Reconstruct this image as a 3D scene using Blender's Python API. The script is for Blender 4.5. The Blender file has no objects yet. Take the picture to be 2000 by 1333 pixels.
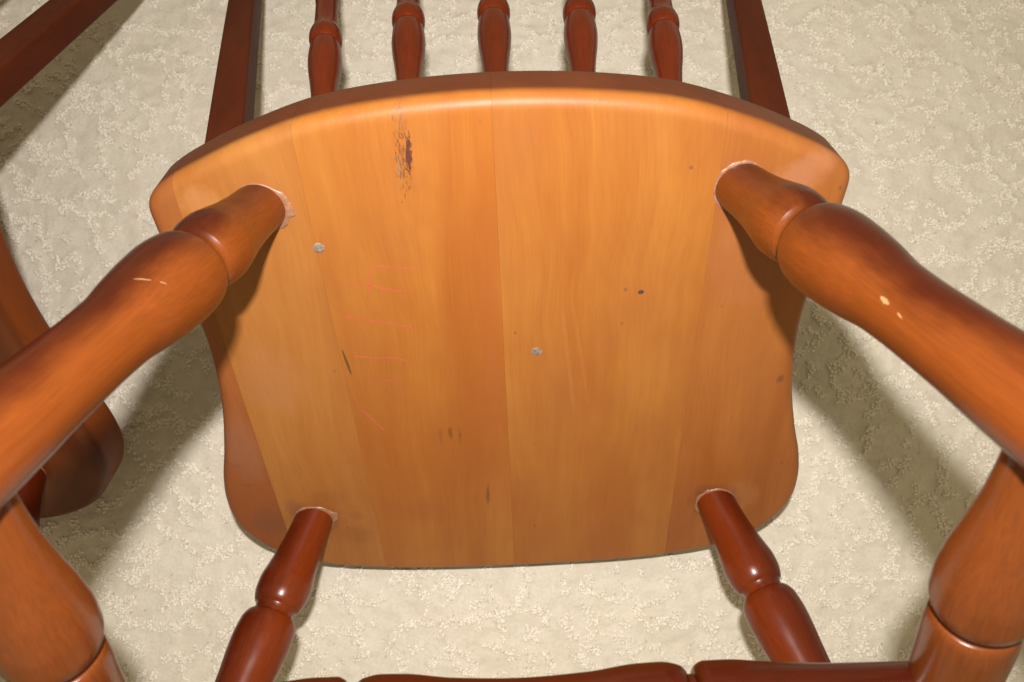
import bpy, bmesh, math, random
import numpy as np
from mathutils import Vector, Matrix

random.seed(7)
rng = np.random.default_rng(11)
scene = bpy.context.scene
col = scene.collection
CM = 0.01

# ---------------------------------------------------------------- frame of the chair in the room
# chair frame (cm): x right, f towards the seat's front, n out of the seat's underside (the way the legs point).
# The chair is turned over: it rests on the front edge of its seat and on its crest rail.
TILT = math.radians(46.0)          # seat against the floor
SEAT_T = 4.4                       # seat thickness
SEAT_FRONT = 36.35
AX = Vector((1, 0, 0))
AF = Vector((0, -math.cos(TILT), -math.sin(TILT)))
AN = Vector((0, -math.sin(TILT), math.cos(TILT)))
ORG = Vector((0, 0, SEAT_FRONT * math.sin(TILT) + SEAT_T * math.cos(TILT) - 0.75))


def chair_to_world(x, f, n):
    return (ORG + AX * x + AF * f + AN * n) * CM


# ---------------------------------------------------------------- camera
THETA, ROLL, YAW = math.radians(38.07), math.radians(-2.488), math.radians(0.149)
CAM = (0.199, -21.32, 41.01)
up_dir = -AN
fw0 = up_dir * math.cos(THETA) + AF * math.sin(THETA)
up0 = up_dir * math.sin(THETA) - AF * math.cos(THETA)
fw = fw0 * math.cos(YAW) + AX * math.sin(YAW)
r0 = AX * math.cos(YAW) - fw0 * math.sin(YAW)
cam_r = r0 * math.cos(ROLL) + up0 * math.sin(ROLL)
cam_u = up0 * math.cos(ROLL) - r0 * math.sin(ROLL)
cam_pos = chair_to_world(*CAM)
cd = bpy.data.cameras.new('camera')
cd.sensor_width = 23.6
cd.lens = 1500.0 / 2000.0 * 23.6
cd.clip_start = 0.01
cd.clip_end = 50
cd.dof.use_dof = True
cd.dof.focus_distance = 0.52
cd.dof.aperture_fstop = 7.1
cam = bpy.data.objects.new('camera', cd)
cam.matrix_world = Matrix.Translation(cam_pos) @ Matrix((cam_r, cam_u, -fw)).transposed().to_4x4()
col.objects.link(cam)
scene.camera = cam

# ---------------------------------------------------------------- light: dim warm room, flash above the lens
world = bpy.data.worlds.new('World')
scene.world = world
world.use_nodes = True
bg = world.node_tree.nodes['Background']
bg.inputs['Color'].default_value = (1.0, 0.84, 0.52, 1)
bg.inputs['Strength'].default_value = 0.43

fl = bpy.data.lights.new('camera_flash', 'AREA')
fl.shape = 'RECTANGLE'
fl.size, fl.size_y = 0.024, 0.013
fl.energy = 6.9
fl.spread = math.radians(165)
fl.color = (1.0, 0.97, 0.94)
flo = bpy.data.objects.new('camera_flash', fl)
flash_pos = cam_pos + cam_u * 0.095 - fw * 0.075
aim = cam_pos + fw * 0.62
zdir = (flash_pos - aim).normalized()
xdir = cam_r.normalized()
ydir = zdir.cross(xdir).normalized()
xdir = ydir.cross(zdir).normalized()
flo.matrix_world = Matrix.Translation(flash_pos) @ Matrix((xdir, ydir, zdir)).transposed().to_4x4()
col.objects.link(flo)

vs = scene.view_settings
vs.view_transform = 'Standard'
vs.look = 'None'
vs.exposure = 0.0
vs.gamma = 1.0
vs.use_curve_mapping = False


# ---------------------------------------------------------------- node helpers
class NT:
    def __init__(self, name):
        self.mat = bpy.data.materials.new(name)
        self.mat.use_nodes = True
        self.t = self.mat.node_tree
        self.b = self.t.nodes['Principled BSDF']

    def n(self, typ, **kw):
        o = self.t.nodes.new(typ)
        for k, v in kw.items():
            setattr(o, k, v)
        return o

    def put(self, sock, v):
        if isinstance(v, bpy.types.NodeSocket):
            self.t.links.new(v, sock)
        else:
            sock.default_value = v

    def m(self, op, a, b=None, c=None, clamp=False):
        o = self.n('ShaderNodeMath', operation=op, use_clamp=clamp)
        self.put(o.inputs[0], a)
        if b is not None:
            self.put(o.inputs[1], b)
        if c is not None:
            self.put(o.inputs[2], c)
        return o.outputs[0]

    def mapr(self, v, a, b, c=0.0, d=1.0, smooth=False):
        o = self.n('ShaderNodeMapRange')
        if smooth:
            o.interpolation_type = 'SMOOTHSTEP'
        self.put(o.inputs['Value'], v)
        self.put(o.inputs['From Min'], a)
        self.put(o.inputs['From Max'], b)
        self.put(o.inputs['To Min'], c)
        self.put(o.inputs['To Max'], d)
        return o.outputs['Result']

    def mix(self, fac, a, b, blend='MIX'):
        o = self.n('ShaderNodeMix', data_type='RGBA', blend_type=blend)
        self.put(o.inputs[0], fac)
        for s, v in ((6, a), (7, b)):
            self.put(o.inputs[s], v if isinstance(v, bpy.types.NodeSocket) else (*v, 1))
        return o.outputs[2]

    def scaled(self, vec, s, off=None):
        o = self.n('ShaderNodeVectorMath', operation='MULTIPLY')
        self.put(o.inputs[0], vec)
        o.inputs[1].default_value = s
        r = o.outputs[0]
        if off is not None:
            p = self.n('ShaderNodeVectorMath', operation='ADD')
            self.put(p.inputs[0], r)
            self.put(p.inputs[1], off)
            r = p.outputs[0]
        return r

    def noise(self, vec, scale=1.0, detail=3.0, rough=0.55, dist=0.0):
        o = self.n('ShaderNodeTexNoise')
        self.put(o.inputs['Vector'], vec)
        o.inputs['Scale'].default_value = scale
        o.inputs['Detail'].default_value = detail
        o.inputs['Roughness'].default_value = rough
        o.inputs['Distortion'].default_value = dist
        return o.outputs['Fac']

    def bump(self, h, strength, dist):
        o = self.n('ShaderNodeBump')
        o.inputs['Strength'].default_value = strength
        o.inputs['Distance'].default_value = dist
        self.put(o.inputs['Height'], h)
        return o.outputs['Normal']


def seat_material(name, light, dark, seed, marks=(), rim_col=((.076, .0150, .0030), (.135, .031, .0062))):
    """Honey-stained plank: pale underside, darker show finish round the edge, grain along y."""
    g = NT(name)
    co = g.n('ShaderNodeTexCoord').outputs['Object']
    off = (seed * 3.7, seed * 1.9, seed * 2.3)
    sx = g.n('ShaderNodeSeparateXYZ')
    g.put(sx.inputs[0], co)
    x, y, z = sx.outputs
    warp = g.noise(g.scaled(co, (9, 5, 9), off), 1.0, 2.0)
    wv = g.n('ShaderNodeCombineXYZ')
    g.put(wv.inputs[0], g.m('MULTIPLY', g.m('SUBTRACT', warp, 0.5), 0.035))
    cw = g.n('ShaderNodeVectorMath', operation='ADD')
    g.put(cw.inputs[0], co)
    g.put(cw.inputs[1], wv.outputs[0])
    cw = cw.outputs[0]
    fine = g.noise(g.scaled(cw, (950, 26, 950), off), 1.0, 4.0, 0.6)
    mid = g.noise(g.scaled(cw, (190, 5, 190), off), 1.0, 4.0, 0.6)
    band = g.noise(g.scaled(cw, (27, 1.5, 27), off), 1.0, 3.0, 0.6)
    blot = g.noise(g.scaled(co, (16, 9, 16), off), 1.0, 4.0, 0.6)
    rings = g.noise(g.scaled(co, (14, 2.2, 14), (seed, 5.0, 2.0)), 1.0, 1.5, 0.5)
    rings = g.m('POWER', g.m('ABSOLUTE', g.m('SINE', g.m('MULTIPLY', rings, 95.0))), 5.0)
    f = g.m('ADD', g.m('MULTIPLY', g.mapr(band, .26, .74), .52),
            g.m('ADD', g.m('MULTIPLY', g.mapr(mid, .28, .72), .24), g.m('MULTIPLY', g.mapr(fine, .30, .70), .24)))
    c = g.mix(f, dark, light)
    redb = g.noise(g.scaled(cw, (30, 0.8, 30), (seed * 7.1, 3.0, 1.0)), 1.0, 2.0)
    c = g.mix(g.m('MULTIPLY', g.mapr(redb, .55, .72), .40), c, tuple(v * k for v, k in zip(dark, (.80, .62, .5))))
    c = g.mix(g.m('MULTIPLY', rings, .06), c, tuple(v * .62 for v in dark))
    c = g.mix(g.m('MULTIPLY', g.mapr(blot, .42, .72), .50), c, (.25, .075, .018))
    slow = g.noise(g.scaled(cw, (11, 2.6, 11), (seed * 2.9, 7.0, 3.0)), 1.0, 4.0, .6)
    c = g.mix(g.m('MULTIPLY', g.mapr(slow, .44, .68, 0, 1, True), .55), c, tuple(v * k for v, k in zip(dark, (.92, .74, .62))))
    c = g.mix(g.m('MULTIPLY', g.mapr(slow, .46, .30, 0, 1, True), .40), c, tuple(v * k for v, k in zip(light, (1.06, 1.14, 1.15))))
    streak = g.noise(g.scaled(cw, (620, 9, 620), (seed * 5.3, 1.0, 4.0)), 1.0, 3.0, .6)
    c = g.mix(g.m('MULTIPLY', g.mapr(streak, .60, .75), .16), c, tuple(v * .5 for v in dark))
    c = g.mix(g.m('MULTIPLY', g.mapr(streak, .40, .28), .12), c, tuple(min(1, v * 1.25) for v in light))
    # pores
    vor = g.n('ShaderNodeTexVoronoi', feature='DISTANCE_TO_EDGE')
    spk = g.n('ShaderNodeTexVoronoi', feature='F1')
    g.put(spk.inputs['Vector'], g.scaled(co, (1, .75, 1), off))
    spk.inputs['Scale'].default_value = 62
    gate = g.noise(g.scaled(co, (24, 24, 24), off), 1.0, 2.0)
    sp = g.m('MULTIPLY', g.mapr(spk.outputs['Distance'], .045, .095, 1.0, 0.0), g.mapr(gate, .55, .60))
    c = g.mix(g.m('MULTIPLY', sp, .55), c, (.12, .05, .022))
    rough_add = None
    for kind, cx, cy, rx, ry, ang, amt, colr in marks:
        cx, cy, rx, ry = cx * CM, cy * CM, rx * CM, ry * CM
        ca, sa = math.cos(ang), math.sin(ang)
        dx, dy = g.m('SUBTRACT', x, cx), g.m('SUBTRACT', y, cy)
        u = g.m('DIVIDE', g.m('ADD', g.m('MULTIPLY', dx, ca), g.m('MULTIPLY', dy, sa)), rx)
        v = g.m('DIVIDE', g.m('SUBTRACT', g.m('MULTIPLY', dy, ca), g.m('MULTIPLY', dx, sa)), ry)
        r2 = g.m('ADD', g.m('MULTIPLY', u, u), g.m('MULTIPLY', v, v))
        if kind == 'soft':
            nn = g.noise(g.scaled(co, (110, 70, 110)), 1.0, 4.0, .65)
            k = g.m('MULTIPLY', g.mapr(g.m('ADD', r2, g.m('MULTIPLY', nn, 1.2)), .55, 1.5, 1.0, 0.0, True), amt)
        elif kind == 'hard':
            k = g.m('MULTIPLY', g.mapr(r2, .7, 1.0, 1.0, 0.0), amt)
        else:   # scraped streaks, broken up along the grain
            nn = g.noise(g.scaled(co, (1150, 210, 1150), (1.3, .2, 0)), 1.0, 5.0, .75)
            thr = g.m('ADD', .47 if kind == 'scrape' else .34, g.m('MULTIPLY', g.m('POWER', r2, .8), .13 if kind == 'scrape' else .25))
            k = g.m('MULTIPLY', g.mapr(g.m('SUBTRACT', nn, thr), 0.0, 0.05), g.mapr(r2, 1.3, 1.6, amt, 0.0))
        c = g.mix(k, c, colr)
    # show finish on the rim: the stain darkens beyond the rounded lower edge (z is chair-up)
    nz = g.noise(g.scaled(co, (40, 40, 40)), 1.0, 2.0)
    rim = g.mapr(g.m('ADD', z, g.m('MULTIPLY', g.m('SUBTRACT', nz, .5), .003)), .0045, .0125, 0.0, 1.0, True)
    rc = g.mix(f, *rim_col)
    c = g.mix(rim, c, rc)
    g.put(g.b.inputs['Base Color'], c)
    g.put(g.b.inputs['Roughness'], g.m('ADD', .40, g.m('MULTIPLY', blot, .16)))
    g.b.inputs['IOR'].default_value = 1.38
    g.put(g.b.inputs['Normal'], g.bump(g.m('ADD', fine, g.m('MULTIPLY', blot, 3.0)), .35, .00025))
    return g.mat


def turned_material(name, light, dark, side=True, rough=.24, spec=.5):
    """Red-brown lacquer on turned wood, grain along local z, the sprayed-on stain heavier on local +x."""
    g = NT(name)
    tc = g.n('ShaderNodeTexCoord')
    co = tc.outputs['Object']
    info = g.n('ShaderNodeObjectInfo')
    rnd = g.n('ShaderNodeCombineXYZ')
    for i, k in enumerate((31.0, 17.0, 23.0)):
        g.put(rnd.inputs[i], g.m('MULTIPLY', info.outputs['Random'], k))
    sx = g.n('ShaderNodeSeparateXYZ')
    g.put(sx.inputs[0], co)
    x, y, z = sx.outputs
    fine = g.noise(g.scaled(co, (900, 900, 42), rnd.outputs[0]), 1.0, 4.0, .65)
    mid = g.noise(g.scaled(co, (120, 120, 5), rnd.outputs[0]), 1.0, 3.0, .6)
    blot = g.noise(g.scaled(co, (34, 34, 14), rnd.outputs[0]), 1.0, 4.0, .6)
    f = g.m('ADD', g.m('MULTIPLY', g.mapr(mid, .3, .7), .38), g.m('MULTIPLY', g.mapr(fine, .34, .66), .62))
    c = g.mix(g.m('ADD', .05, g.m('MULTIPLY', f, .9)), tuple(v * .78 for v in light), tuple(v * 1.17 for v in light))
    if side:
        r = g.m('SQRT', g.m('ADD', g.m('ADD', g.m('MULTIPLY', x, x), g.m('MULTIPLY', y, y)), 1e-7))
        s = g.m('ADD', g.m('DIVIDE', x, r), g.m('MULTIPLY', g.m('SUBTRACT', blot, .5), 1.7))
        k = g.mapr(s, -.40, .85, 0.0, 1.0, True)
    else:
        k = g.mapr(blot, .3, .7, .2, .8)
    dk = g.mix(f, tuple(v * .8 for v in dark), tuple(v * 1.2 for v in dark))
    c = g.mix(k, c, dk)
    spk = g.n('ShaderNodeTexVoronoi', feature='F1')
    g.put(spk.inputs['Vector'], g.scaled(co, (1, 1, .6), rnd.outputs[0]))
    spk.inputs['Scale'].default_value = 42
    gate = g.noise(g.scaled(co, (20, 20, 20), rnd.outputs[0]), 1.0, 2.0)
    sp = g.m('MULTIPLY', g.mapr(spk.outputs['Distance'], .04, .085, 1.0, 0.0), g.mapr(gate, .56, .60))
    c = g.mix(g.m('MULTIPLY', sp, .6), c, (.05, .015, .006))
    g.put(g.b.inputs['Base Color'], c)
    g.put(g.b.inputs['Roughness'], g.m('ADD', rough, g.m('MULTIPLY', blot, .14)))
    g.b.inputs['Specular IOR Level'].default_value = spec
    g.b.inputs['IOR'].default_value = 1.38
    g.put(g.b.inputs['Normal'], g.bump(g.m('ADD', g.m('MULTIPLY', fine, .35), g.m('MULTIPLY', blot, 2.0)), .3, .00025))
    return g.mat


def plain_material(name, c1, c2, scale, rough, bump=.4):
    g = NT(name)
    co = g.n('ShaderNodeTexCoord').outputs['Object']
    nn = g.noise(co, scale, 4.0, .65)
    g.put(g.b.inputs['Base Color'], g.mix(g.mapr(nn, .35, .65), c1, c2))
    g.b.inputs['Roughness'].default_value = rough
    g.put(g.b.inputs['Normal'], g.bump(nn, bump, .0006))
    return g.mat


def crayon_material():
    g = NT('red_crayon')
    co = g.n('ShaderNodeTexCoord').outputs['Object']
    nn = g.noise(co, 900.0, 3.0, .7)
    n2 = g.noise(co, 55.0, 2.0, .5)
    g.b.inputs['Base Color'].default_value = (.62, .13, .065, 1)
    g.b.inputs['Roughness'].default_value = .6
    k = g.m('MULTIPLY', g.mapr(nn, .34, .56), g.mapr(n2, .34, .62, .25, .6))
    g.put(g.b.inputs['Alpha'], k)
    return g.mat


# ---------------------------------------------------------------- carpet
def blur_field(shape, sizes, seed, aniso=1.0):
    """Gaussian noise band-limited to a wavelength, in grid cells."""
    r = np.random.default_rng(seed)
    h, w = shape
    F = np.fft.rfft2(r.standard_normal(shape))
    ky = np.fft.fftfreq(h)[:, None]
    kx = np.fft.rfftfreq(w)[None, :]
    k = np.sqrt((ky * aniso) ** 2 + kx ** 2)
    lo, hi = 1.0 / sizes[1], 1.0 / sizes[0]
    filt = np.exp(-np.clip((k - hi) / (hi * .5), 0, None) ** 2 * 2) * np.exp(-np.clip((lo - k) / (lo * .5), 0, None) ** 2 * 2)
    o = np.fft.irfft2(F * filt, s=shape)
    return o / o.std()


def build_carpet():
    STEP = 0.0016
    xs = np.arange(-0.66, 0.66, STEP)
    ys = np.arange(-0.48, 0.50, STEP)
    grow = np.cumsum(0.01 * 1.25 ** np.arange(21))
    X = np.concatenate([xs[0] - grow[::-1], xs, xs[-1] + grow])
    Y = np.concatenate([ys[0] - grow[::-1], ys, ys[-1] + grow])
    nx, ny = len(X), len(Y)
    shp = (ny, nx)
    px = lambda mm: mm / (STEP * 1000)
    a = blur_field(shp, (px(66), px(150)), 1, .75)
    b = blur_field(shp, (px(60), px(135)), 2, .75)
    wob = blur_field(shp, (px(6), px(14)), 3)
    brk = blur_field(shp, (px(16), px(50)), 4)
    brk2 = blur_field(shp, (px(16), px(50)), 5)

    def contour(f, w):
        gy, gx = np.gradient(f)
        d = np.abs(f + wob * .05) / (np.hypot(gx, gy) + .012)      # distance in cells
        return np.clip(1.25 - d / w, 0, 1)
    wdt = px(3.4)
    line = np.maximum(contour(a, wdt) * (brk > -.45), contour(b, wdt) * (brk2 > -.25))
    line = np.clip(line * 1.4, 0, 1)
    soft = line
    for _ in range(2):
        soft = (soft + np.roll(soft, 1, 0) + np.roll(soft, -1, 0) + np.roll(soft, 1, 1) + np.roll(soft, -1, 1)) / 5
    loops = blur_field(shp, (px(2.5), px(4.2)), 6)                  # loop tufts in the lines
    pile = blur_field(shp, (px(2.5), px(5)), 7)                     # cut pile in between
    swell = blur_field(shp, (px(60), px(160)), 8)
    fray = blur_field(shp, (px(7), px(16)), 9)
    body = np.clip(soft * 1.25 + fray * .16 * (soft > .05), 0, 1)
    grain = np.clip(.55 + loops * .55, 0, 1)
    tuft = body * (.45 + .55 * grain)
    loop_shade = np.clip(body * 1.5, 0, 1) * np.clip(-loops - .95, 0, 1)  # shade in the gaps between loops, put into the colour
    stray = np.clip(pile - 2.5, 0, 1) * (1 - body)
    broad = np.clip(blur_field(shp, (px(20), px(48)), 12, .7) * .8, -1, 1.2)
    h = (body * .0008 + broad * .0005 + (1 - body) * .00022 * pile - stray * .0015 + swell * .0004)
    wx = np.ones(nx); wx[:21] = 0; wx[-21:] = 0
    wy = np.ones(ny); wy[:21] = 0; wy[-21:] = 0
    inside = wy[:, None] * wx[None, :]
    h = h * inside - .0006
    P = np.empty((ny, nx, 3), np.float32)
    P[..., 0] = X[None, :]
    P[..., 1] = Y[:, None]
    P[..., 2] = h
    me = bpy.data.meshes.new('carpet')
    me.vertices.add(nx * ny)
    me.vertices.foreach_set('co', P.ravel())
    i = np.arange(nx * ny, dtype=np.int32).reshape(ny, nx)
    q = np.stack([i[:-1, :-1], i[:-1, 1:], i[1:, 1:], i[1:, :-1]], -1).reshape(-1, 4)
    me.loops.add(q.size)
    me.loops.foreach_set('vertex_index', q.ravel())
    me.polygons.add(len(q))
    me.polygons.foreach_set('loop_start', np.arange(0, q.size, 4, dtype=np.int32))
    me.polygons.foreach_set('loop_total', np.full(len(q), 4, np.int32))
    me.polygons.foreach_set('use_smooth', np.ones(len(q), bool))
    at = me.attributes.new('tuft', 'FLOAT', 'POINT')
    at.data.foreach_set('value', np.clip(tuft * inside, 0, 1).astype(np.float32).ravel())
    a2 = me.attributes.new('pit', 'FLOAT', 'POINT')
    a2.data.foreach_set('value', (np.clip(loop_shade + stray, 0, 1) * inside).astype(np.float32).ravel())
    me.update(calc_edges=True)
    o = bpy.data.objects.new('carpet', me)
    col.objects.link(o)
    g = NT('carpet_pile')
    co = g.n('ShaderNodeTexCoord').outputs['Object']
    tuft = g.n('ShaderNodeAttribute', attribute_name='tuft').outputs['Fac']
    fib = g.noise(co, 1100.0, 3.0, .7)
    yarn = g.noise(co, 330.0, 3.0, .65)
    patch = g.noise(co, 9.0, 3.0, .55)
    cell = g.mix(g.mapr(yarn, .3, .7), (.595, .532, .433), (.685, .622, .523))
    loop = g.mix(g.mapr(yarn, .3, .7), (.62, .555, .45), (.70, .635, .53))
    c = g.mix(tuft, cell, loop)
    c = g.mix(g.m('MULTIPLY', g.mapr(patch, .35, .7), .4), c, (.69, .625, .50))
    leaf = g.noise(co, 34.0, 2.0, .5, 1.2)
    c = g.mix(g.m('MULTIPLY', g.mapr(leaf, .42, .62, 0, 1, True), .24), c, (.47, .405, .31))
    c = g.mix(g.m('MULTIPLY', g.mapr(fib, .60, .75), .30), c, (.36, .29, .20))
    shade_speck = g.n('ShaderNodeAttribute', attribute_name='pit').outputs['Fac']
    c = g.mix(g.m('MULTIPLY', shade_speck, .75, clamp=True), c, (.30, .235, .155))  # painted shade between the loops, plus stray dark specks
    g.put(g.b.inputs['Base Color'], c)
    g.b.inputs['Roughness'].default_value = .95
    g.b.inputs['Specular IOR Level'].default_value = .1
    g.b.inputs['Sheen Weight'].default_value = .15
    g.b.inputs['Sheen Roughness'].default_value = .5
    g.put(g.b.inputs['Normal'], g.bump(g.m('ADD', fib, g.m('MULTIPLY', yarn, 1.2)), .55, .0011))
    me.materials.append(g.mat)
    # the loop tufts that draw the pattern: little yarn loops on a jittered grid, instanced
    sp = .0025
    gx, gy = np.meshgrid(np.arange(-.64, .64, sp), np.arange(-.46, .48, sp))
    r = np.random.default_rng(21)
    gx = (gx + r.uniform(-.42, .42, gx.shape) * sp).ravel()
    gy = (gy + r.uniform(-.42, .42, gy.shape) * sp).ravel()
    ix = np.clip(np.searchsorted(X, gx), 0, nx - 1)
    iy = np.clip(np.searchsorted(Y, gy), 0, ny - 1)
    b = body[iy, ix]
    keep = r.uniform(0, 1, b.shape) < np.clip(b * 1.6 - .25, 0, .97)
    gx, gy, ix, iy, b = gx[keep], gy[keep], ix[keep], iy[keep], b[keep]
    k = len(gx)
    pm = bpy.data.meshes.new('carpet_loops')
    pm.vertices.add(k)
    pm.vertices.foreach_set('co', np.stack([gx, gy, h[iy, ix] + .0001], 1).astype(np.float32).ravel())
    scl = np.stack([r.uniform(.0010, .0015, k), r.uniform(.0013, .0021, k), r.uniform(.0008, .0016, k)], 1)
    rot = np.stack([r.normal(0, .3, k), r.normal(0, .3, k), r.uniform(0, 6.28, k)], 1)
    for nm, v in (('loop_scale', scl), ('loop_rot', rot)):
        pm.attributes.new(nm, 'FLOAT_VECTOR', 'POINT').data.foreach_set('vector', v.astype(np.float32).ravel())
    po = bpy.data.objects.new('carpet_loops', pm)
    col.objects.link(po)
    po.parent = o
    po['kind'] = 'stuff'
    ng = bpy.data.node_groups.new('yarn_loops', 'GeometryNodeTree')
    ng.interface.new_socket('Geometry', in_out='INPUT', socket_type='NodeSocketGeometry')
    ng.interface.new_socket('Geometry', in_out='OUTPUT', socket_type='NodeSocketGeometry')
    N, K = ng.nodes.new, ng.links.new
    gi, go = N('NodeGroupInput'), N('NodeGroupOutput')
    iop, ico, sm, st = N('GeometryNodeInstanceOnPoints'), N('GeometryNodeMeshIcoSphere'), N('GeometryNodeSetMaterial'), N('GeometryNodeSetShadeSmooth')
    ico.inputs['Radius'].default_value = 1.0
    ico.inputs['Subdivisions'].default_value = 2
    K(gi.outputs[0], iop.inputs['Points'])
    K(ico.outputs[0], st.inputs[0])
    K(st.outputs[0], sm.inputs[0])
    K(sm.outputs[0], iop.inputs['Instance'])
    for nm, sock in (('loop_scale', 'Scale'), ('loop_rot', 'Rotation')):
        na = N('GeometryNodeInputNamedAttribute')
        na.data_type = 'FLOAT_VECTOR'
        na.inputs['Name'].default_value = nm
        K(na.outputs[0], iop.inputs[sock])
    K(iop.outputs[0], go.inputs[0])
    y = NT('loop_yarn')
    oi = y.n('ShaderNodeObjectInfo')
    pos = y.n('ShaderNodeNewGeometry').outputs['Position']
    yn = y.noise(pos, 700.0, 2.0)
    yc = y.mix(y.mapr(y.m('ADD', oi.outputs['Random'], y.m('MULTIPLY', yn, .6)), .2, 1.2), (.63, .572, .475), (.76, .705, .612))
    y.put(y.b.inputs['Base Color'], yc)
    y.b.inputs['Roughness'].default_value = .95
    y.b.inputs['Specular IOR Level'].default_value = .1
    sm.inputs['Material'].default_value = y.mat
    md = po.modifiers.new('loops', 'NODES')
    md.node_group = ng
    o['kind'] = 'structure'
    o['label'] = 'beige cut and loop pile carpet with a meandering raised pattern'
    return o


build_carpet()

# ---------------------------------------------------------------- mesh helpers
ROOT_AT = Vector((0, SEAT_FRONT, SEAT_T)) * CM      # chair-local (x right, y front, z up): front edge that touches the floor


def smooth_angle(me, deg=40):
    me.polygons.foreach_set('use_smooth', np.ones(len(me.polygons), bool))
    me.set_sharp_from_angle(angle=math.radians(deg))


def part(name, me, mat, parent, loc=None, mat_local=None):
    o = bpy.data.objects.new(name, me)
    if mat is not None and len(me.materials) == 0:
        me.materials.append(mat)
    col.objects.link(o)
    o.parent = parent
    if mat_local is not None:
        o.matrix_local = mat_local
    elif loc is not None:
        o.location = loc
    return o


def pchip(xk, yk, xq):
    xk, yk, xq = map(lambda v: np.asarray(v, float), (xk, yk, xq))
    h = np.diff(xk)
    dl = np.diff(yk) / h
    m = np.zeros_like(yk)
    for i in range(1, len(xk) - 1):
        if dl[i - 1] * dl[i] > 0:
            w1, w2 = 2 * h[i] + h[i - 1], h[i] + 2 * h[i - 1]
            m[i] = (w1 + w2) / (w1 / dl[i - 1] + w2 / dl[i])
    m[0], m[-1] = dl[0], dl[-1]
    k = np.clip(np.searchsorted(xk, xq) - 1, 0, len(h) - 1)
    t = (xq - xk[k]) / h[k]
    return ((1 + 2 * t) * (1 - t) ** 2 * yk[k] + t * (1 - t) ** 2 * h[k] * m[k] + t * t * (3 - 2 * t) * yk[k + 1] + t * t * (t - 1) * h[k] * m[k + 1])


def lathe(name, prof, seg=56, step=0.22):
    """prof: (distance along z, diameter) in cm; control points closer than 0.5 cm keep their corners."""
    zk = [q[0] for q in prof]
    dk = [q[1] for q in prof]
    zq = np.unique(np.round(np.concatenate([np.arange(zk[0], zk[-1], step), zk]), 4))
    r = pchip(zk, dk, zq) / 2
    ang = np.arange(seg) * 2 * np.pi / seg
    V = np.stack([np.outer(r, np.cos(ang)), np.outer(r, np.sin(ang)), np.repeat(zq[:, None], seg, 1)], -1).reshape(-1, 3) * CM
    nr = len(zq)
    F = []
    for i in range(nr - 1):
        for j in range(seg):
            a, b = i * seg + j, i * seg + (j + 1) % seg
            F.append((a, b, b + seg, a + seg))
    F.append(tuple(range(seg))[::-1])
    F.append(tuple((nr - 1) * seg + j for j in range(seg)))
    me = bpy.data.meshes.new(name)
    me.from_pydata([tuple(v) for v in V], [], F)
    me.update()
    smooth_angle(me, 50)
    return me


def L(x, f, n):
    """chair frame (cm, n = out of the underside) to the chair's local metres (z = chair up)"""
    return Vector((x, f, -n)) * CM


def axis_matrix(a, b, xhint):
    """local frame with z from a to b and x towards xhint, in the root's space"""
    z = (b - a).normalized()
    xd = (xhint - z * xhint.dot(z)).normalized()
    y = z.cross(xd)
    return Matrix.Translation(a - ROOT_AT) @ Matrix((xd, y, z)).transposed().to_4x4()


# ---------------------------------------------------------------- materials
M_LEG = turned_material('leg_lacquer', (.160, .037, .0058), (.046, .0058, .0013), rough=.20)  # dark side deepened beyond the stain to hold edge shade in the colour
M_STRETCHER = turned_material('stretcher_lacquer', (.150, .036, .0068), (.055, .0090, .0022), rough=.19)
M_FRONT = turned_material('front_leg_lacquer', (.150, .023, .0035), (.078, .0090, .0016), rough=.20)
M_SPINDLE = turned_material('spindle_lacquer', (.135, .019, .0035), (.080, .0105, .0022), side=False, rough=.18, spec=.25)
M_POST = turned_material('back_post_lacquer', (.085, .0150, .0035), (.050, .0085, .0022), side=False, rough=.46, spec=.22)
M_GLUE = plain_material('dried_glue', (.31, .16, .095), (.22, .09, .045), 260, .35, .15)
M_PLUG = plain_material('plug_putty', (.27, .205, .16), (.14, .085, .055), 520, .45, .6)
M_HOLE = plain_material('nail_hole_dark', (.03, .012, .006), (.10, .04, .02), 900, .7)
M_CHIP = plain_material('bare_wood_chip', (.42, .245, .105), (.30, .15, .055), 500, .6)
M_CRAYON = crayon_material()

# ---------------------------------------------------------------- the seat
HALF = [(0, -6.2), (5.6, -5.95), (10.5, -5.25), (14.5, -4.0), (17.6, -2.7), (19.3, -1.85), (20.35, -1.12), (20.9, -0.3), (20.93, 1.3),
        (20.5, 5), (20.15, 9), (20.15, 12), (20.6, 16), (21.65, 20.5), (22.6, 23.7), (23.05, 26.2), (23.0, 28.6), (22.2, 30.8), (20.8, 32.6),
        (18.7, 34.05), (16.4, 35.0), (12.5, 35.75), (8.5, 36.15), (4, 36.3), (0, 36.35)]


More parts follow.
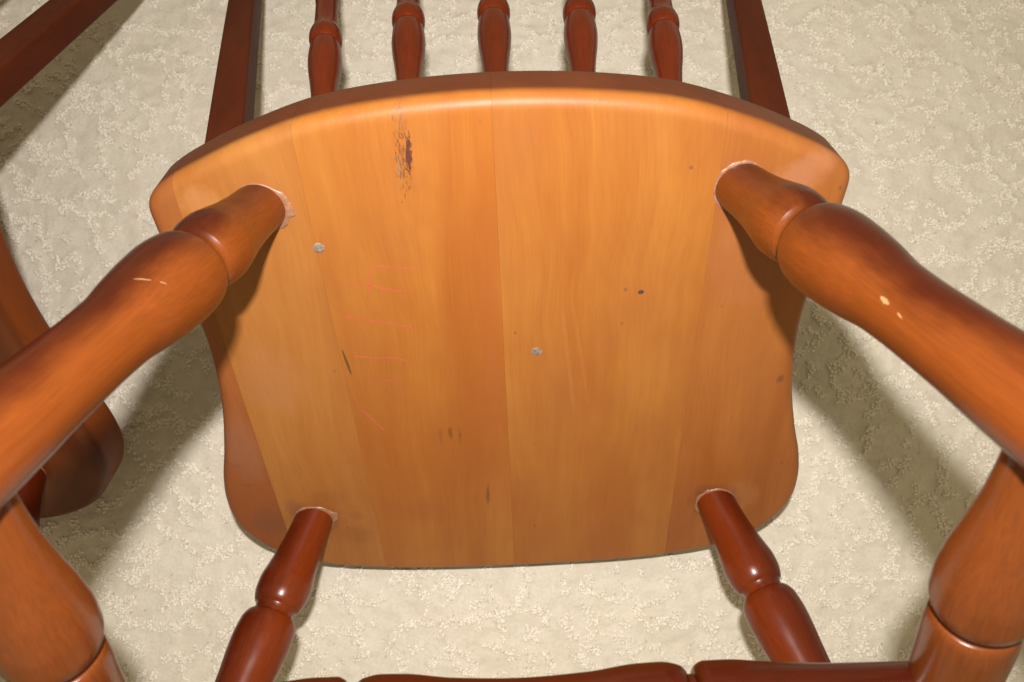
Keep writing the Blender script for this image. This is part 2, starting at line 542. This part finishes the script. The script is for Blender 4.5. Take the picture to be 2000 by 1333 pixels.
def outline(n=260):
    pts = HALF + [(-x - .32 * math.exp(-((f - 17) / 12) ** 2) * (x > 15), f) for x, f in HALF[-2:0:-1]]   # sawn by hand: the left side is a little fuller
    P = np.array(pts)
    m = len(P)
    out = []
    for i in range(m):
        p0, p1, p2, p3 = P[i - 1], P[i], P[(i + 1) % m], P[(i + 2) % m]
        t0 = 0.0
        t1 = t0 + np.linalg.norm(p1 - p0) ** .5
        t2 = t1 + np.linalg.norm(p2 - p1) ** .5
        t3 = t2 + np.linalg.norm(p3 - p2) ** .5
        for t in np.linspace(t1, t2, 7)[:-1]:
            A1 = (t1 - t) / (t1 - t0) * p0 + (t - t0) / (t1 - t0) * p1
            A2 = (t2 - t) / (t2 - t1) * p1 + (t - t1) / (t2 - t1) * p2
            A3 = (t3 - t) / (t3 - t2) * p2 + (t - t2) / (t3 - t2) * p3
            B1 = (t2 - t) / (t2 - t0) * A1 + (t - t0) / (t2 - t0) * A2
            B2 = (t3 - t) / (t3 - t1) * A2 + (t - t1) / (t3 - t1) * A3
            out.append((t2 - t) / (t2 - t1) * B1 + (t - t1) / (t2 - t1) * B2)
    return np.array(out)


def seat_bmesh():
    O = outline()
    tg = np.roll(O, -1, 0) - np.roll(O, 1, 0)
    tg /= np.linalg.norm(tg, axis=1)[:, None]
    nr = np.stack([tg[:, 1], -tg[:, 0]], 1)
    if (nr * (O - O.mean(0))).sum() > 0:
        nr = -nr                                   # inward
    rings = []
    R1, R2 = 0.88, 0.9
    rings.append((R1 + .25, 0.0))
    for k in range(0, 9):
        a = k / 8 * math.pi / 2
        rings.append((R1 * (1 - math.sin(a)), R1 * (1 - math.cos(a))))
    rings.append((0.0, (R1 + SEAT_T - R2) / 2))
    for k in range(0, 7):
        a = k / 6 * math.pi / 2
        rings.append((R2 * (1 - math.cos(a)), SEAT_T - R2 + R2 * math.sin(a)))
    bm = bmesh.new()
    rv = []
    for ins, z in rings:
        Q = O + nr * ins
        rv.append([bm.verts.new((q[0] * CM, q[1] * CM, z * CM)) for q in Q])
    n = len(O)
    for a, b in zip(rv[:-1], rv[1:]):
        for j in range(n):
            bm.faces.new((a[j], a[(j + 1) % n], b[(j + 1) % n], b[j]))
    bm.faces.new(rv[0][::-1])
    bm.faces.new(rv[-1])
    bmesh.ops.recalc_face_normals(bm, faces=bm.faces)
    return bm


JOINTS = [-30, -18.95, -11.45, -0.25, 12.9, 30]
PLANK_COL = [((.295, .093, .024), (.215, .061, .014)), ((.375, .155, .036), (.285, .098, .018)), ((.375, .143, .025), (.28, .086, .012)),
             ((.37, .142, .026), (.275, .086, .013)), ((.34, .120, .025), (.255, .076, .0135))]
DK = (.07, .028, .012)
MARKS = {
    1: [('soft', -14.9, 25.9, 2.2, 1.2, 0, .20, (.17, .055, .02)), ('soft', -13.3, 30.6, 1.9, 1.5, .3, .25, (.15, .045, .014)), ('soft', -12.9, 28.2, 1.0, .8, .3, .22, (.16, .05, .016)),
        ('soft', -16.5, 13.5, 3.0, 4.5, 0, .30, (.36, .15, .07)), ('soft', -17.6, 27.4, 1.0, 2.2, -.2, .5, (.20, .075, .04)), ('soft', -14.26, 0, 2.9, 2.9, 0, .30, (.26, .075, .03)), ('soft', -16.4, 28.4, 3.2, 2.6, 0, .45, (.15, .045, .018)), ('soft', -17.5, -.3, 1.9, 1.6, .6, .35, (.52, .24, .09))],
    0: [('soft', -21.2, 21.7, .7, .3, .3, .5, (.15, .045, .018)), ('soft', -20.8, 24.0, .8, .25, 0, .4, (.15, .045, .018)),
        ('soft', -20.0, 28.5, 2.4, 2.2, 0, .45, (.15, .052, .026)), ('soft', -20.3, 20.0, 2.0, 5.0, 0, .45, (.27, .115, .065))],
    2: [('soft', -5.72, -2.2, .24, 1.2, .06, .55, (.23, .125, .055)), ('scrape', -5.45, -2.9, .58, 3.7, .05, .70, (.085, .026, .012)),
        ('core', -5.1, -2.9, .26, 1.6, .09, .92, (.065, .017, .014)), ('scrape', -5.3, -5.2, .7, 1.0, 0, .5, (.16, .09, .06)),
        ('hard', -11.08, 12.05, .10, 1.25, -.12, .8, (.075, .037, .010)),
        ('soft', -4.55, 19.3, .24, .85, 0, .55, (.07, .025, .01)), ('soft', -5.3, 19.5, .2, 1.2, 0, .35, (.14, .045, .012)), ('soft', -3.85, 19.6, .2, 1.2, 0, .35, (.14, .045, .012)),
        ('soft', -2.1, 26.3, .22, 1.6, .05, .6, (.10, .028, .01)), ('soft', -8.2, 28.0, 3.0, 2.0, 0, .2, (.25, .07, .016)),
        ('soft', -1.1, 12.0, .8, 14.0, .03, .55, (.29, .080, .017))],
    3: [('soft', -1.1, 12.0, .9, 14.0, .03, .45, (.28, .080, .016)), ('hard', 11.15, -1.4, .14, .14, 0, .6, (.14, .05, .02)), ('hard', 1.9, -3.9, .12, .14, 0, .5, (.22, .10, .05)), ('soft', 4.2, 13.0, .22, 7.0, -.1, .16, (.44, .19, .07)), ('soft', 5.0, 12.0, .2, 6.0, -.14, .14, (.44, .19, .07))],
    4: [('soft', 19.4, 15.3, .35, .55, .4, .6, (.10, .042, .025)), ('soft', 16.0, 4.5, 4.5, 6.0, 0, .22, (.34, .135, .06)), ('soft', 15.5, 27.0, 1.6, 1.0, 0, .5, (.17, .058, .025)),
        ('soft', 17.5, -.5, 3.4, 1.5, -.5, .45, (.40, .175, .10)), ('soft', 18.2, 28.0, 2.2, 2.6, 0, .4, (.36, .15, .06)), ('soft', 14.26, 0, 3.0, 2.9, 0, .38, (.24, .07, .03)), ('soft', 16.4, 28.3, 2.7, 2.4, 0, .55, (.14, .042, .018))],
}


def make_planks(root):
    src = seat_bmesh()
    out = []
    for i in range(5):
        bm = src.copy()
        for xcut, nrm in ((JOINTS[i], 1), (JOINTS[i + 1], -1)):
            if abs(xcut) > 25:
                continue
            g = bm.verts[:] + bm.edges[:] + bm.faces[:]
            r = bmesh.ops.bisect_plane(bm, geom=g, dist=1e-7, plane_co=((xcut + .004 * nrm) * CM, 0, 0), plane_no=(nrm, 0, 0), clear_inner=True)
            ed = [e for e in r['geom_cut'] if isinstance(e, bmesh.types.BMEdge)]
            bmesh.ops.edgeloop_fill(bm, edges=ed)
        bmesh.ops.recalc_face_normals(bm, faces=bm.faces)
        me = bpy.data.meshes.new('seat_plank')
        bm.to_mesh(me)
        bm.free()
        smooth_angle(me, 30)
        li, dk = PLANK_COL[i]
        o = part('seat_plank', me, seat_material('seat_plank_wood', li, dk, i + 1.0, MARKS.get(i, ())), root, -ROOT_AT)
        out.append(o)
    src.free()
    return out


def ribbon(name, pts, w, lift=.012):
    """a thin stroke lying on the underside: pts in seat cm, w full width in cm"""
    P = np.array(pts, float)
    t = np.linspace(0, len(P) - 1, (len(P) - 1) * 8 + 1)
    Q = np.stack([pchip(range(len(P)), P[:, i], t) for i in (0, 1)], 1)
    Q += rng.normal(0, .012, Q.shape)
    tg = np.gradient(Q, axis=0)
    tg /= np.linalg.norm(tg, axis=1)[:, None]
    nn = np.stack([-tg[:, 1], tg[:, 0]], 1)
    V, F = [], []
    for i, (q, n) in enumerate(zip(Q, nn)):
        ww = w * (.5 if i in (0, len(Q) - 1) else random.uniform(.75, 1.15)) / 2
        for s in (-1, 1):
            V.append(((q + n * s * ww)[0] * CM, (q + n * s * ww)[1] * CM, -lift * CM))
    for i in range(len(Q) - 1):
        a = 2 * i
        F.append((a, a + 2, a + 3, a + 1))
    me = bpy.data.meshes.new(name)
    me.from_pydata(V, [], F)
    me.update()
    return me


def blob(name, cx, cy, r, h, jag=.25, seg=18):
    """a small irregular low mound on the underside"""
    V, F = [(cx * CM, cy * CM, -h * CM)], []
    k = [1 + random.uniform(-jag, jag) for _ in range(seg)]
    for ring, (rr, hh) in enumerate(((.45, .95), (.8, .75), (1.0, .0))):
        for j in range(seg):
            a = 2 * math.pi * j / seg
            V.append(((cx + math.cos(a) * r * rr * k[j]) * CM, (cy + math.sin(a) * r * rr * k[j]) * CM, (-h * hh * random.uniform(.7, 1.2) + (.01 if ring == 2 else 0)) * CM))
    for j in range(seg):
        F.append((0, 1 + (j + 1) % seg, 1 + j))
        for ring in range(2):
            a, b = 1 + ring * seg + j, 1 + ring * seg + (j + 1) % seg
            F.append((a, b, b + seg, a + seg))
    me = bpy.data.meshes.new(name)
    me.from_pydata(V, [], F)
    me.update()
    smooth_angle(me, 70)
    return me


def pit(name, cx, cy, r, depth=.06, seg=16):
    """a dark nail hole: a rim and a little cone sunk to its bottom, standing a hair proud of the plank"""
    V = [(cx * CM, cy * CM, -.004 * CM)]
    for rr, z in ((.6, -.012), (1.0, -.016), (1.12, .004)):
        for j in range(seg):
            a = 2 * math.pi * j / seg
            V.append(((cx + math.cos(a) * r * rr) * CM, (cy + math.sin(a) * r * rr * .85) * CM, z * CM))
    F = []
    for j in range(seg):
        F.append((0, 1 + (j + 1) % seg, 1 + j))
        for ring in range(2):
            a, b = 1 + ring * seg + j, 1 + ring * seg + (j + 1) % seg
            F.append((a, b, b + seg, a + seg))
    me = bpy.data.meshes.new(name)
    me.from_pydata(V, [], F)
    me.update()
    return me


def glue_ring(name, cx, cy, r, lobes, seg=96):
    """squeezed-out glue round a leg socket; lobes: (angle, extra width cm, spread)"""
    V, F = [], []
    w = np.full(seg, .02)
    for a0, ex, sp in lobes:
        da = (np.arange(seg) * 2 * np.pi / seg - a0 + np.pi) % (2 * np.pi) - np.pi
        w += ex * np.exp(-(np.abs(da) / sp) ** 4)
    w *= 1 + np.convolve(rng.normal(0, .5, seg), np.ones(5) / 5, 'same')
    w = np.clip(w, .025, None)
    for j in range(seg):
        a = 2 * math.pi * j / seg
        h = min(.09, .05 + w[j] * .2)
        for rr, z in ((r - .12, -h * 1.2), (r + w[j] * .35, -h), (r + w[j] * .8, -h * .55 - .01), (r + w[j], .012)):
            V.append(((cx + math.cos(a) * rr) * CM, (cy + math.sin(a) * rr) * CM, z * CM))
    for j in range(seg):
        a, b = j * 4, ((j + 1) % seg) * 4
        for k in range(3):
            F.append((a + k, a + k + 1, b + k + 1, b + k))
    me = bpy.data.meshes.new(name)
    me.from_pydata(V, [], F)
    me.update()
    smooth_angle(me, 60)
    return me


# ---------------------------------------------------------------- the turned parts
RX, FX, FF = 14.26, 16.50, 28.53
REAR_DIR, FRONT_DIR = (.157, -.140), (.246, .146)


def leg_point(front, s, n):
    if front:
        return L(s * (FX + FRONT_DIR[0] * n), FF + FRONT_DIR[1] * n, n)
    return L(s * (RX + REAR_DIR[0] * n), REAR_DIR[1] * n, n)


def leg_profile(k):
    return [(-2.0, 3.0), (0, 3.05), (1.6, 3.12), (3.4, 3.4), (4.8, 3.8), (5.8, 4.06), (6.6, 3.98), (7.15, 3.72), (7.5, 3.4), (7.62, 3.05),
            (7.95, 2.92), (8.22, 3.0), (8.28, 3.35), (8.5, 3.75 * k), (9.1, 4.15 * k), (10.2, 4.28 * k), (11.4, 4.15 * k), (13, 3.82 * k), (15, 3.5), (17, 3.38), (19.5, 3.42),
            (22, 3.6), (24.5, 3.7), (26.5, 3.5), (27.3, 3.3), (27.5, 2.9), (28.0, 2.9), (28.2, 3.2), (29.2, 3.5), (30.5, 3.45), (34, 2.95), (40, 2.5), (43.6, 2.3), (44.2, 2.1)]


GLUE = {(0, -1): [(-.15, .34, .55), (.5, .22, .35), (1.0, .12, .5)], (0, 1): [(-1.9, .14, .8), (2.6, .10, .6)],
        (1, -1): [(-1.6, .12, .9), (-.15, .42, .30), (-.6, .25, .35)], (1, 1): [(-2.2, .16, .9), (2.7, .16, .35)]}


def make_leg(root, front, s):
    a, b = leg_point(front, s, 0), leg_point(front, s, 40)
    me = lathe('leg', leg_profile(1.0 if front else 1.06))
    hint = Vector((s * .8, -.75 if not front else -.35, 0))
    o = part('leg', me, M_FRONT if front else M_LEG, root, mat_local=axis_matrix(a, b, hint))
    cx, cy = a.x / CM, a.y / CM
    gr = part('glue_ring', glue_ring('glue_ring', 0, 0, 1.57, GLUE[(int(front), s)]), M_GLUE, o)
    # the ring lies in the plane of the underside
    want = Matrix.Translation(a - ROOT_AT)
    gr.matrix_local = axis_matrix(a, b, hint).inverted() @ want
    return o


def leg_patch(name, leg, front, n0, n1, ang, width):
    """a chip in the lacquer: a little curved patch just above a leg's surface"""
    prof = leg_profile(1.0 if front else 1.06)
    V, F = [], []
    K = 9
    for i in range(K):
        z = n0 + (n1 - n0) * i / (K - 1)
        r = pchip([q[0] for q in prof], [q[1] for q in prof], np.array([z]))[0] / 2 + .006
        w = width * (math.sin(math.pi * (i + .35) / (K - .3)) ** .7) * random.uniform(.75, 1.2) / r
        for k in range(4):
            a = ang[0] + (ang[1] - ang[0]) * i / (K - 1) + w * (k / 3 - .5)
            V.append((math.cos(a) * r * CM, math.sin(a) * r * CM, z * CM))
    for i in range(K - 1):
        for k in range(3):
            a = i * 4 + k
            F.append((a, a + 1, a + 5, a + 4))
    me = bpy.data.meshes.new(name)
    me.from_pydata(V, [], F)
    me.update()
    return part(name, me, M_CHIP, leg)


N_STR = 23.2


def make_side_stretcher(root, s):
    a, b = leg_point(False, s, N_STR), leg_point(True, s, N_STR)
    ln = (b - a).length / CM
    g0 = 11.4                                    # first groove
    g1 = ln - g0
    half = [(0, 2.1), (2.0, 2.12), (4.0, 2.4), (6.0, 3.0), (8.0, 3.72), (9.3, 4.02), (10.2, 4.04), (10.85, 3.8), (11.18, 3.4), (11.26, 3.05), (11.45, 2.95), (11.6, 3.05), (11.68, 3.35), (12.1, 3.62), (13.0, 3.74), (14.6, 3.72)]
    prof = half + [(ln / 2, 3.7)] + [(ln - z, d) for z, d in half[::-1]]
    me = lathe('side_stretcher', prof)
    return part('side_stretcher', me, M_STRETCHER, root, mat_local=axis_matrix(a, b, Vector((s, -.3, .5))))


def side_point(s, t):
    a, b = leg_point(False, s, N_STR), leg_point(True, s, N_STR)
    return a + (b - a) * t


CROSS_T = 0.503


def make_cross(root):
    a, b = side_point(-1, CROSS_T), side_point(1, CROSS_T)
    ln = (b - a).length / CM
    h = ln / 2
    q = [(0, 2.5), (2.5, 2.5), (6, 2.6), (9.5, 3.0), (11.5, 3.3), (12.7, 3.3), (13.1, 3.0), (13.3, 2.6), (13.36, 2.2), (13.7, 2.15), (13.76, 2.6), (14.1, 3.05), (15.0, 3.35), (16.2, 3.3), (19, 2.75)]
    k = (h / 22.5)
    q = [(z * k, d) for z, d in q]
    prof = q + [(h, 2.5)] + [(ln - z, d) for z, d in q[::-1]]
    me = lathe('cross_stretcher', prof)
    return part('cross_stretcher', me, M_LEG, root, mat_local=axis_matrix(a, b, Vector((0, -1, .6))))


REC = math.radians(11.43)
N0 = -3.6
BACK_LEN = 48.3


def back_point(x0, fan, f0, t):
    return L(x0 + fan * t, f0 - math.sin(REC) * t, N0 - math.cos(REC) * t)


def make_spindle(root, x0, fan, f0):
    a, b = back_point(x0, fan, f0, -1.2), back_point(x0, fan, f0, 43.5)
    half = [(0, 1.42), (1.2, 1.42), (5, 1.5), (7.5, 1.66), (9.2, 1.9), (11.0, 2.24), (12.4, 2.38), (13.8, 2.28), (14.5, 2.08), (14.62, 1.85), (14.78, 1.85), (14.9, 2.15), (15.35, 2.4), (15.85, 2.42), (16.4, 2.26), (17.1, 1.9), (18.6, 1.75), (20.4, 1.72)]
    ln = (b - a).length / CM
    prof = half + [(ln / 2, 1.9)] + [(ln - z, d) for z, d in half[::-1]]
    return part('spindle', lathe('spindle', prof, seg=36), M_SPINDLE, root, mat_local=axis_matrix(a, b, Vector((0, -1, 0))))


def bar(name, stations, bev=.28):
    """rounded rectangular bar swept through stations (centre, half-width along u, half-depth along v, u, v)"""
    V, F = [], []
    m = 0
    for c, hu, hv, u, v in stations:
        ring = []
        for su, sv, a0 in ((1, 1, 0), (-1, 1, 90), (-1, -1, 180), (1, -1, 270)):
            for k in range(5):
                a = math.radians(a0 + k * 22.5)
                ring.append(c + u * (su * (hu - bev) * CM + math.cos(a) * bev * CM) + v * (sv * (hv - bev) * CM + math.sin(a) * bev * CM))
        m = len(ring)
        V += [tuple(q) for q in ring]
    for i in range(len(stations) - 1):
        for j in range(m):
            a, b = i * m + j, i * m + (j + 1) % m
            F.append((a, b, b + m, a + m))
    F.append(tuple(range(m))[::-1])
    F.append(tuple((len(stations) - 1) * m + j for j in range(m)))
    me = bpy.data.meshes.new(name)
    me.from_pydata(V, [], F)
    me.update()
    smooth_angle(me, 40)
    return me


def make_post(root, s):
    st = []
    fan = .133 * s
    d = (back_point(0, fan, 0, 1) - back_point(0, fan, 0, 0)).normalized()
    u = (AXL - d * AXL.dot(d)).normalized()
    v = d.cross(u).normalized()
    for i in range(25):
        t = -1.5 + (BACK_LEN + 1.5) * i / 24
        w = 1.30 - .0085 * t
        bow = .5 * math.sin(math.pi * max(0, t) / BACK_LEN)          # the posts bow slightly outwards
        c = back_point(s * (17.72 - .1 + bow * .2), fan, 1.0, t)
        st.append((c - ROOT_AT, w, 1.15, u, v))
    return part('back_post', bar('back_post', st), M_POST, root, Vector((0, 0, 0)))


AXL = Vector((1, 0, 0))


def make_crest(root):
    st = []
    for i in range(31):
        k = -1 + 2 * i / 30
        x = k * (17.7 + .133 * 45 + 1.8)
        mid = back_point(0, 0, 1.0, 44.6 + .6 * (1 - k * k))
        c = mid + AXL * x * CM + Vector((0, -1, 0)) * (1.6 * (1 - k * k)) * CM * .55
        d = (back_point(0, 0, 0, 1) - back_point(0, 0, 0, 0)).normalized()
        v = d.cross(AXL).normalized()
        hu = 3.5 - .8 * abs(k) ** 3
        st.append((c - ROOT_AT, hu, 1.1, d, v))
    return part('crest_rail', bar('crest_rail', st, .5), M_POST, root, Vector((0, 0, 0)))


def make_chair():
    root = bpy.data.objects.new('wooden_chair', None)
    root.empty_display_size = .05
    col.objects.link(root)
    mw = Matrix((AX, AF, -AN)).transposed().to_4x4()
    root.matrix_world = Matrix.Translation(chair_to_world(0, SEAT_FRONT, -SEAT_T)) @ mw
    planks = make_planks(root)
    # blemishes on the underside belong to the plank they are on
    part('putty_plug', blob('putty_plug', -11.3, 2.9, .40, .05, .1), M_PLUG, planks[2])
    part('putty_plug', blob('putty_plug', 1.99, 11.81, .40, .05, .13), M_PLUG, planks[3])
    part('nail_hole', pit('nail_hole', 8.84, 7.23, .18), M_HOLE, planks[3])
    for pts in ([(-5.25, 4.78), (-6.54, 4.56), (-7.87, 4.41), (-8.44, 4.8), (-8.72, 6.47)], [(-10.31, 5.52), (-8.65, 5.8), (-7.08, 6.28), (-6.11, 6.37)],
                [(-10.75, 8.16), (-9.39, 8.48), (-7.42, 8.93), (-6.27, 9.29)], [(-10.61, 11.47), (-9.18, 11.73), (-7.78, 11.81), (-6.89, 12.27)],
                [(-10.13, 13.62), (-8.94, 13.79), (-7.33, 13.88)], [(-11.04, 15.06), (-11.05, 15.81), (-10.33, 17.11), (-9.35, 18.74)]):
        part('crayon_stroke', ribbon('crayon_stroke', pts, .16), M_CRAYON, planks[2])
    legs = {}
    for front in (False, True):
        for s in (-1, 1):
            legs[(front, s)] = make_leg(root, front, s)
    leg_patch('lacquer_chip', legs[(False, -1)], False, 13.55, 13.2, (-1.12, -1.42), .10)
    leg_patch('lacquer_chip', legs[(False, -1)], False, 13.0, 12.85, (-1.56, -1.68), .12)
    leg_patch('lacquer_chip', legs[(False, 1)], False, 16.1, 16.7, (1.86, 1.89), .19)
    leg_patch('lacquer_chip', legs[(False, 1)], False, 17.3, 17.7, (1.92, 1.97), .07)
    for s in (-1, 1):
        make_side_stretcher(root, s)
    make_cross(root)
    for x0, fan, f0 in ((-10.9, -.105, -1.5), (-5.4, -.055, -2.5), (0, .003, -2.8), (5.4, .062, -2.5), (11.0, .103, -1.5)):
        make_spindle(root, x0, fan, f0)
    for s in (-1, 1):
        make_post(root, s)
    make_crest(root)
    return root, legs


chair, legs = make_chair()
chair['label'] = 'overturned red-brown wooden chair in the middle, its honey-coloured seat underside facing up'
chair['category'] = 'chair'
chair['group'] = 'overturned chairs on the carpet'

# ---------------------------------------------------------------- the neighbouring chair at the left edge
plain_planks = [seat_material('neighbour_plank_shaded', tuple(v * k for v, k in zip(li, (.30, .20, .2))), tuple(v * k for v, k in zip(dk, (.26, .17, .17))), 21.0 + i, (), ((.13, .026, .004), (.22, .05, .008))) for i, (li, dk) in enumerate(PLANK_COL)]  # leg shadow put into the underside colour, lit look into the rim colours


def copy_chair(src):
    r = src.copy()
    col.objects.link(r)
    k = 0
    for ch in src.children:
        c = ch.copy()
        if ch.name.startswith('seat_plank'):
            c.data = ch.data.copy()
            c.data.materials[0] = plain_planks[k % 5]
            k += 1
        col.objects.link(c)
        c.parent = r
        for gch in ch.children:
            if gch.name.startswith('glue_ring'):
                d = gch.copy()
                col.objects.link(d)
                d.parent = c
    return r


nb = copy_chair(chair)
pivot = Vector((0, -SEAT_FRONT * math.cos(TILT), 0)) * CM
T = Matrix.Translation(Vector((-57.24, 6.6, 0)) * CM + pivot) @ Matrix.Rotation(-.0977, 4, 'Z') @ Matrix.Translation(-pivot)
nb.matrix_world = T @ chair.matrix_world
nb['label'] = 'second overturned wooden chair cut off by the left edge of the photo'
nb['category'] = 'chair'
nb['group'] = 'overturned chairs on the carpet'
